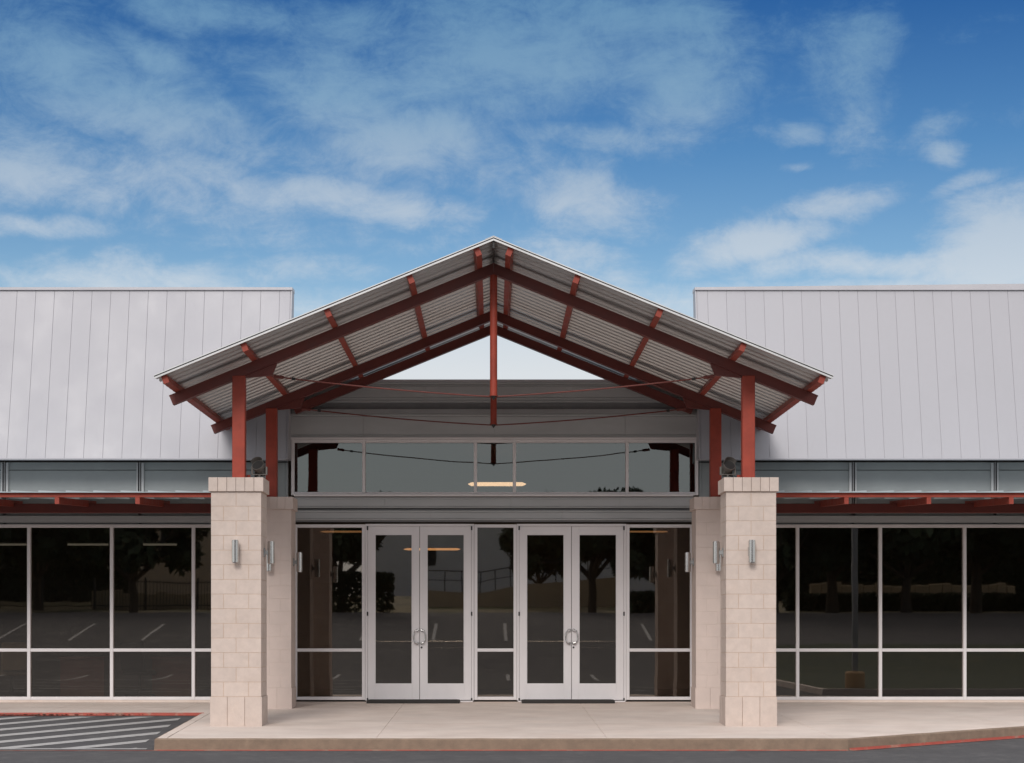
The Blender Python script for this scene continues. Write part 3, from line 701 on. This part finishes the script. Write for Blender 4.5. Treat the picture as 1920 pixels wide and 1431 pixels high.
mb = MB(m_dark); mb.box((-.012, Yf - .0, AP + .02), (.012, -.02, AP + .13)); mb.build('ridge_joint', CA)
# posts, gussets, king posts, rods
for y in (Y1, Y2):
    for s in (-1, 1):
        mb = MB(m_red); mb.box((s * 3.70 - .092, y - .092, CT + .012), (s * 3.70 + .092, y + .092, zt_(3.7) - RH - .0 + .03), .008); mb.build('post', CA)
        mb = MB(m_red); mb.box((s * 3.70 - .15, y - .14, CT + .0), (s * 3.70 + .15, y + .14, CT + .014), .003); mb.build('base_plate', CA)
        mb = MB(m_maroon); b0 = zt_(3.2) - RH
        mb.prism([(s * 3.60, zt_(3.6) - RH + .01), (s * 3.60, zt_(3.6) - RH - .035), (s * 3.22, zt_(3.6) - RH - .0), (s * 3.14, zt_(3.14) - RH + .01)], 1, y - .035, y + .035)
        for bx_, bz_ in ((3.50, -.02), (3.42, .0), (3.34, .02)):
            mb.tube([(s * bx_, y - .045, zt_(3.6) - RH + bz_), (s * bx_, y - .034, zt_(3.6) - RH + bz_)], .013, 6)
        mb.build('gusset', CA)
    kz = 4.68 if y == Y1 else 4.70
    mb = MB(m_red); mb.tube([(0, y, AP - RH + .02), (0, y, kz)], .053, 20)
    mb.tube([(0, y, kz + .001), (0, y, kz - .012)], .062, 20); mb.build('king_post', CA)
    mb = MB(m_dark); mb.tube([(0, y, kz - .012), (0, y, kz - .035), (0, y, kz - .07)], [.045, .03, .006], 14); mb.build('rod_joint', CA)
    for s in (-1, 1):
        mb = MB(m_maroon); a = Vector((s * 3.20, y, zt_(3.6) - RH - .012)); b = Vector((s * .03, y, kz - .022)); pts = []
        for k in range(13):
            t = k / 12; p = a.lerp(b, t); p.z -= .028 * 4 * t * (1 - t); pts.append(p)
        mb.tube(pts, .0105, 8)
        mb.tube([pts[0], pts[0].lerp(pts[1], .55)], .026, 10); mb.build('tie_rod', CA)
        mb = MB(m_dark)
        mb.tube([pts[1].lerp(pts[2], .0), pts[1].lerp(pts[2], .2)], .022, 8); mb.build('turnbuckle', CA)

# ------------------------------------------------------------------ side awnings
def awning(s, stubs, label):
    t = thing('side_awning', label, 'awning', (s * 4.5, -3.0, 3.2), 'low awnings along the wings')
    Yw, Ya = -.04, -3.07; zf = Z_(924, Ya); sl = .042; xa, xb = 3.78, XW
    # keep clear of the front columns: starts behind them
    def zz(y): return zf + sl * (y - Ya)
    mb = MB(m_red); mb.box((s * xa, Ya, zf - .072), (s * xb, Ya + .06, zf), .004); mb.build('fascia_beam', t)
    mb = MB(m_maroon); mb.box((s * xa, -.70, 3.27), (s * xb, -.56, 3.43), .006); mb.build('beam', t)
    for px in stubs:
        x = X_(px, Ya)
        if abs(x) < 3.9: continue
        mb = MB(m_red_shade); mb.prism([(Ya - .012, zf - .18), (Ya - .012, zf - .0735), (Yw, zz(Yw) - .0735), (Yw, zz(Yw) - .18)], 0, x - .035, x + .035); mb.build('outrigger', t)
    mb = MB(m_galv); x = xa; per = .4375; prof = []
    while x < xb:
        prof += [(x, .012), (x + per * .965, .036), (x + per * .975, .036), (x + per * .985, .012)]; x += per
    n = len(prof); v = [(s * a, yy, zz(yy) + (b if l else .001)) for l in (0, 1) for yy in (Ya - .06, Yw) for a, b in prof]; f = []
    for i in range(n - 1): f += [(i, i + 1, n + i + 1, n + i), (2 * n + i, 3 * n + i, 3 * n + i + 1, 2 * n + i + 1), (i, 2 * n + i, 2 * n + i + 1, i + 1), (n + i, n + i + 1, 3 * n + i + 1, 3 * n + i)]
    f += [(0, n, 3 * n, 2 * n), (n - 1, 3 * n - 1, 4 * n - 1, 2 * n - 1)]
    mb.mats = [m_awn]; mb.add(v, f); mb.build('roof_sheet', t)
    mb = MB(m_pale)
    mb.prism([(Ya + .061, zf - .004), (Ya + .061, zf - .012), (Yw, zz(Yw) - .012), (Yw, zz(Yw) - .004)], 0, s * xa, s * xb); mb.build('soffit', t)
    return t
awning(-1, [107 - 151 * k for k in range(-2, 4)], 'low metal awning with red fascia beam over the windows left of the entrance')
awning(1, [1587 + 154.5 * k for k in range(-1, 5)], 'low metal awning with red fascia beam over the windows right of the entrance')

# floodlights on the front columns
def flood(s, label):
    x = s * 3.42; y = Y1 + .12; z0 = CT
    t = thing('floodlight', label, 'floodlight', (x, y, z0), 'floodlights on the columns')
    b = MB(m_flood); b.box((x - .05, y - .05, z0 + .0), (x + .05, y + .05, z0 + .03), .004); b.tube([(x, y, z0 + .03), (x, y, z0 + .08)], .018, 10); b.build('base', t)
    yk = MB(m_flood)
    for q in (-1, 1): yk.box((x - .012 + q * .105, y - .02, z0 + .07), (x + .012 + q * .105, y + .02, z0 + .19), .003)
    yk.box((x - .105, y - .0195, z0 + .07), (x + .105, y + .0195, z0 + .084), .003); yk.build('yoke', t)
    T = Matrix.Translation((x, y, z0 + .17)) @ Matrix.Rotation(R(20 * s), 4, 'Z') @ Matrix.Rotation(R(-38), 4, 'X')
    h = MB(m_flood); h.T = T; h.tube([(0, -.07, 0), (0, -.05, 0), (0, .02, 0), (0, .09, 0)], [.092, .088, .075, .045], 20)
    for k in range(7): h.box((-.06 + .02 * k - .003, .02, -.07), (-.06 + .02 * k + .003, .11, .07))
    h.build('housing', t)
    l = MB(m_dark); l.T = T; l.tube([(0, -.074, 0), (0, -.0705, 0)], .082, 20); l.build('lens', t)
    v = MB(m_flood); v.T = T
    seg = 10; pts = [(.095 * math.cos(a), .095 * math.sin(a)) for a in [R(10 + 160 * k / seg) for k in range(seg + 1)]]
    vv = [(p[0], yy, p[1]) for yy in (-.14, -.06) for p in pts] + [(p[0] * 1.04, yy, p[1] * 1.04) for yy in (-.14, -.06) for p in pts]; n = seg + 1; ff = []
    for i in range(seg): ff += [(i, i + 1, n + i + 1, n + i), (2 * n + i, 3 * n + i, 3 * n + i + 1, 2 * n + i + 1), (i, 2 * n + i, 2 * n + i + 1, i + 1)]
    v.add(vv, ff); v.build('visor', t)
    c = MB(m_red); c.tube([(x + s * .16, y, z0 + .0), (x + s * .16, y, z0 + .07)], .03, 10); c.build('junction_box', t)
flood(-1, 'grey floodlight on a yoke beside the red post on the left front column'); flood(1, 'grey floodlight on a yoke beside the red post on the right front column')

# ------------------------------------------------------------------ inside
def pendant(px, py, wpx, m, lab, Y=3., thick=.035):
    x, z = X_(px, Y), Z_(py, Y); r = wpx / sc_(Y) / 2
    t = thing('pendant_lamp', lab, 'pendant lamp', (x, Y, z), 'linear pendants in the lobby')
    d_ = MB(m); q = [(-1, .25), (-.93, .7), (-.86, 1), (.86, 1), (.93, .7), (1, .25)]
    d_.tube([(x + r * a, Y, z) for a, b in q], [thick * b for a, b in q], 14); d_.build('diffuser', t)
    c = MB(m_dark); c.box((x - r * .8, Y - .02, z + thick), (x + r * .8, Y + .02, z + thick + .03), .004)
    for k in (-.6, .6): c.tube([(x + r * k, Y, z + thick + .03), (x + r * k, Y, 4.6)], .003, 5)
    c.build('suspension', t)
pendant(932, 908, 108, m_lampw, 'bright warm linear pendant behind the middle clerestory window', 3, .038)
pendant(810, 1030, 106, m_lampo, 'warm linear pendant seen through the left pair of glass doors', 3, .022)
pendant(655, 997, 108, m_lampd, 'warm linear pendant at the top of the left sidelight', 3, .018)
pendant(1202, 997, 100, m_lampd, 'warm linear pendant at the top of the right sidelight', 3, .016)
for px, w in ((20, 70), (165, 75), (300, 62)):
    Y = 4.; x, z = X_(px, Y), Z_(1021, Y); l = w / sc_(Y)
    t = thing('ceiling_light', 'pale tube light inside the left windows, the %s' % {20: 'leftmost of three', 165: 'middle one of three', 300: 'nearest of three to the column'}[px], 'ceiling light', (x, Y, z), 'tube lights inside the left windows')
    b = MB(m_tube); b.box((x - l / 2, Y - .05, z - .02), (x + l / 2, Y + .05, z + .015), .004); b.build('diffuser', t)
    b = MB(m_galvp); b.box((x - l / 2 - .02, Y - .07, z + .016), (x + l / 2 + .02, Y + .07, z + .05), .004); b.tube([(x, Y, z + .05), (x, Y, 4.6)], .008, 6); b.build('housing', t)
def desk(x0, x1, y, lab):
    t = thing('reception_desk', lab, 'desk', ((x0 + x1) / 2, y, 0), 'cherry desks inside the left windows')
    b = MB(m_wood); b.box((x0, y, 0), (x1, y + .03, .72), .004); b.build('modesty_panel', t)
    b = MB(m_wood); b.box((x0 - .03, y - .05, .722), (x1 + .03, y + .7, .76), .006); b.build('desk_top', t)
    for xx in (x0, x1 - .03): b = MB(m_wood); b.box((xx, y + .031, 0), (xx + .03, y + .65, .72), .004); b.build('side_panel', t)
desk(X_(113, 2), X_(195, 2), 2., 'cherry wood desk inside the left windows, farther from the column')
desk(X_(285, 2), X_(361, 2), 2., 'cherry wood desk inside the left windows, nearer the column')
def chair(x, y, rz, m, lab):
    t = thing('office_chair', lab, 'chair', (x, y, 0), 'chairs inside the left windows')
    T = Matrix.Translation((x, y, 0)) @ Matrix.Rotation(rz, 4, 'Z')
    b = MB(m); b.T = T; b.box((-.24, -.24, .43), (.24, .24, .52), .03); b.build('seat', t)
    b = MB(m); b.T = T @ Matrix.Rotation(R(-8), 4, 'X'); b.box((-.23, .22, .56), (.23, .29, 1.08), .03); b.build('backrest', t)
    b = MB(m_blackp); b.T = T; b.tube([(0, 0, .08), (0, 0, .43)], .028, 12)
    for k in range(5): a = k * 1.2566; b.tube([(0, 0, .1), (.28 * math.cos(a), .28 * math.sin(a), .06)], [.025, .016], 8)
    b.tube([(0, .18, .47), (0, .25, .6)], .02, 8); b.build('pedestal', t)
    for k in range(5):
        a = k * 1.2566; w = MB(m_blackp); w.T = T; w.tube([(.28 * math.cos(a) - .02, .28 * math.sin(a), .028), (.28 * math.cos(a) + .02, .28 * math.sin(a), .028)], .028, 10); w.build('caster', t)
chair(X_(262, 1.6), 1.6, R(170), m_blackp, 'black office chair between the two desks inside the left windows')
chair(X_(22, 1.4), 1.4, R(200), m_fab, 'beige chair inside the leftmost window')

# ------------------------------------------------------------------ across the lot (seen in the glass)
def crown_mesh(n, R0, H, seed, leaf=.21, m=m_leaf):
    rnd = random.Random(seed); mb = MB(m); blobs = []
    for k in range(16):
        a = rnd.random() * 6.28; rr = R0 * (.15 + .62 * rnd.random()); blobs.append((Vector((rr * math.cos(a), rr * math.sin(a), H * (.25 + .55 * rnd.random()))), R0 * (.26 + .2 * rnd.random())))
    for k in range(n):
        c, r = rnd.choice(blobs); d_ = Vector((rnd.gauss(0, 1), rnd.gauss(0, 1), rnd.gauss(0, .75))).normalized(); p = c + d_ * r * (rnd.random() ** .35)
        u = Vector((rnd.gauss(0, 1), rnd.gauss(0, 1), rnd.gauss(0, 1))).normalized(); w = u.cross(d_).normalized(); l = leaf * (.6 + rnd.random())
        mb.add([p - u * l, p + w * l * .5, p + u * l, p - w * l * .5], [(0, 1, 2, 3)])
    return mb
def make_tree(seed, R0, H, th, lab, loc, grp='trees reflected in the glass', m=m_leaf, n=8500):
    t = thing('oak_tree', lab, 'tree', (0, 0, 0), grp); rnd = random.Random(seed)
    c = crown_mesh(n, R0, H, seed, m=m); c.T = None; co = c.build('crown', t, recalc=False); co.location = (0, 0, th)
    b = MB(m_bark); b.tube([(0, 0, -.4), (.05, 0, th * .5), (-.04, .05, th), (.1, 0, th + H * .3)], [.24, .19, .16, .08], 10)
    for k in range(6):
        a = rnd.random() * 6.28; b.tube([(0, 0, th * (.8 + .1 * rnd.random())), (.5 * R0 * math.cos(a), .5 * R0 * math.sin(a), th + H * .25), (.8 * R0 * math.cos(a), .8 * R0 * math.sin(a), th + H * .5)], [.1, .06, .02], 7)
    b.build('trunk', t); t.location = loc; return t
def rx(px, Y): return (px - 925.5) * (CAMD + abs(Y)) / F       # where a thing at depth -Y must stand for its mirror image
T1 = make_tree(11, 3.2, 4.4, 1.7, 'oak reflected in the window left of the left front column', (rx(250, 57), -57, lotz(0, -57) - .1))
T2 = make_tree(23, 2.9, 4.2, 1.9, 'oak whose forked trunk is reflected in the right pair of doors', (rx(1110, 57), -57, lotz(0, -57) - .1))
specs = [(T1, 70, 60, 1.05, 1.3, 'oak reflected in the second window from the left edge'), (T2, -60, 56, 1.1, 2., 'oak reflected beyond the left edge of the photo'),
         (T2, 640, 55, .95, .6, 'oak reflected in the left sidelight of the entrance'), (T1, 1010, 64, .7, 2.2, 'smaller oak reflected in the left leaf of the right pair of doors'), (T1, 1240, 56, .82, 2.9, 'oak reflected in the right sidelight of the entrance'),
         (T1, 1450, 54, .95, .4, 'oak reflected beside the right front column'), (T2, 1560, 56, 1.25, 1.1, 'oak reflected in the window right of the right front column'), (T1, 1700, 54, 1.2, 4., 'oak reflected in the second window right of the right column'),
         (T2, 1830, 56, 1.25, 5., 'oak reflected in the third window right of the right column'), (T1, 1960, 55, 1.2, 5.6, 'oak reflected at the right edge of the photo')]
for (src, px, Y, sc, rz, lab) in specs:
    dup(src, (rx(px, Y), -Y, lotz(0, -Y) - .1), lab, rz, None, (sc, sc, min(sc, 1.08)))
def hedge(x0, x1, y, h, lab):
    rnd = random.Random(int(x0 * 10)); mb = MB(m_leaf2); z = lotz(0, y) - .1
    big = h > 5
    for k in range(int((1300 if big else 900) * (x1 - x0) * max(1., h / 3.))):
        x_ = rnd.uniform(x0, x1); top = h * (.72 + .16 * math.sin(x_ * 1.1 + 1) + .12 * math.sin(x_ * 2.7)) if big else h
        p = Vector((x_, y + rnd.uniform(-.7, .7), z + top * rnd.random() ** (1. if big else .7)))
        u = Vector((rnd.gauss(0, 1), rnd.gauss(0, 1), rnd.gauss(0, 1))).normalized(); w = u.orthogonal().normalized(); l = (.09 + .06 * rnd.random()) * (1.7 if big else 1)
        mb.add([p - u * l, p + w * l * .5, p + u * l, p - w * l * .5], [(0, 1, 2, 3)])
    tag(mb.build('hedge', recalc=False), lab, 'hedge', 'hedges across the lot')
hedge(rx(600, 54), rx(735, 54), -54.8, 1.9, 'dark clipped hedge reflected in the left sidelight')
hedge(rx(1180, 55), rx(1290, 55), -55.5, 1.0, 'dark low hedge reflected in the right sidelight')
hedge(rx(1490, 56), rx(1990, 56), -59.5, .8, 'long low dark hedge reflected in the right hand windows')
hedge(rx(1440, 66), rx(2010, 66), -66.5, 7.6, 'tall dense screen of dark trees behind the oaks, reflected at right')
hedge(rx(-120, 66), rx(235, 66), -66.5, 6.4, 'tall dense screen of dark trees behind the oaks, reflected at left')
# buildings across the lot
def far_building(x0, x1, y, h, m, lab, wins):
    z = lotz(0, y) - .3; t = thing('stucco_building', lab, 'building', ((x0 + x1) / 2, y, z))
    b = MB(m); b.box((x0, y - 12, z), (x1, y, z + h)); b.build('wall', t)
    b = MB(m_cap); b.box((x0 - .1, y - 12.1, z + h), (x1 + .1, y + .1, z + h + .25), .02); b.build('coping', t)
    for (wx, wz, ww, wh) in wins:
        b = MB(m_dark); b.box((x0 + wx, y + .003, z + wz), (x0 + wx + ww, y + .03, z + wz + wh)); b.build('window', t)
far_building(rx(690, 84), rx(1330, 84), -84, 5.2, m_stucco, 'long pale building reflected in the glass doors', [(3, 2.2, 1., 1.), (11, 2.2, 1.2, 1.2)])
far_building(rx(240, 80), rx(430, 80), -80, 5.4, m_stucco2, 'pale two storey building reflected beside the left front column', [(.6, 2.6, .8, 1.3), (1.9, 2.6, .8, 1.3)])
def low_wall(x0, x1, y, h, lab, m, cat='wall'):
    rnd = random.Random(5); mb = MB(m); x = x0; z = lotz(0, y) - .2
    while x < x1:
        w = .35 + .3 * rnd.random(); mb.box((x, y - .2, z), (x + w - .015, y + rnd.uniform(-.02, .02), z + h + rnd.uniform(-.12, .08)), .03); x += w
    tag(mb.build('stone_wall'), lab, cat, 'low stone walls across the lot')
low_wall(rx(1520, 62), rx(1900, 62), -62, 1.25, 'low tan stone wall under the dark trees reflected in the right windows', m_stucco2)
low_wall(rx(170, 60), rx(400, 60), -60, 1.0, 'low tan stone wall behind the fence reflected in the left windows', m_stucco2)
# ramp wall and railing
rw = thing('retaining_wall', 'tan ramp wall with railing reflected in the middle of the doors', 'wall', (0, -62, lotz(0, -62)))
b = MB(m_stucco2); zb_ = lotz(0, -62) - .3
b.prism([(rx(800, 62), zb_), (rx(1160, 62), zb_), (rx(1160, 62), zb_ + 1.7), (rx(985, 62), zb_ + 1.35), (rx(900, 62), zb_ + .95), (rx(800, 62), zb_ + 1.05)], 1, -62.2, -62.); b.build('wall', rw)
b = MB(m_dark); pts = [(rx(800, 62), zb_ + 1.05), (rx(900, 62), zb_ + .95), (rx(985, 62), zb_ + 1.35), (rx(1160, 62), zb_ + 1.7)]
b.tube([(p[0], -62.1, p[1] + .95) for p in pts], .03, 6); b.tube([(p[0], -62.1, p[1] + .5) for p in pts], .02, 6)
for i in range(3):
    for k in range(3):
        t = k / 3; x = pts[i][0] * (1 - t) + pts[i + 1][0] * t; z = pts[i][1] * (1 - t) + pts[i + 1][1] * t; b.tube([(x, -62.1, z), (x, -62.1, z + .95)], .03, 6)
b.build('railing', rw)
fn = thing('metal_fence', 'dark metal picket fence reflected in the left windows', 'fence', (rx(250, 58), -58.5, lotz(0, -58)))
b = MB(m_dark); x0, x1 = rx(-120, 58), rx(560, 58); z = lotz(0, -58.5); b.tube([(x0, -58.5, z + 1.3), (x1, -58.5, z + 1.3)], .025, 6); b.tube([(x0, -58.5, z + .2), (x1, -58.5, z + .2)], .025, 6)
x = x0
while x < x1: b.box((x - .01, -58.51, z), (x + .01, -58.49, z + 1.4)); x += .14
b.build('pickets', fn)
b = MB(m_dark); x = x0
while x < x1: b.box((x - .04, -58.55, z), (x + .04, -58.45, z + 1.5)); x += 2.4
b.build('posts', fn)
# lamp pole on its concrete base, right
lx, ly = 8.95, -14.7; lz = lotz(lx, ly)
lp = thing('parking_lot_lamp', 'grey parking lot lamp pole on a tan concrete base, reflected in the right windows', 'lamp post', (lx, ly, lz))
b = MB(m_bollard); b.tube([(lx, ly, lz - .05), (lx, ly, lz + .5), (lx, ly, lz + .55)], [.25, .25, .21], 24); b.build('base', lp)
b = MB(m_galvp); b.box((lx - .07, ly - .07, lz + .55), (lx + .07, ly + .07, lz + 7.2), .01); b.build('pole', lp)
b = MB(m_galvp); b.box((lx - .5, ly - .03, lz + 7.0), (lx - .08, ly + .03, lz + 7.06), .004); b.box((lx - 1.1, ly - .2, lz + 6.95), (lx - .5, ly + .2, lz + 7.1), .02); b.build('lamp_head', lp)
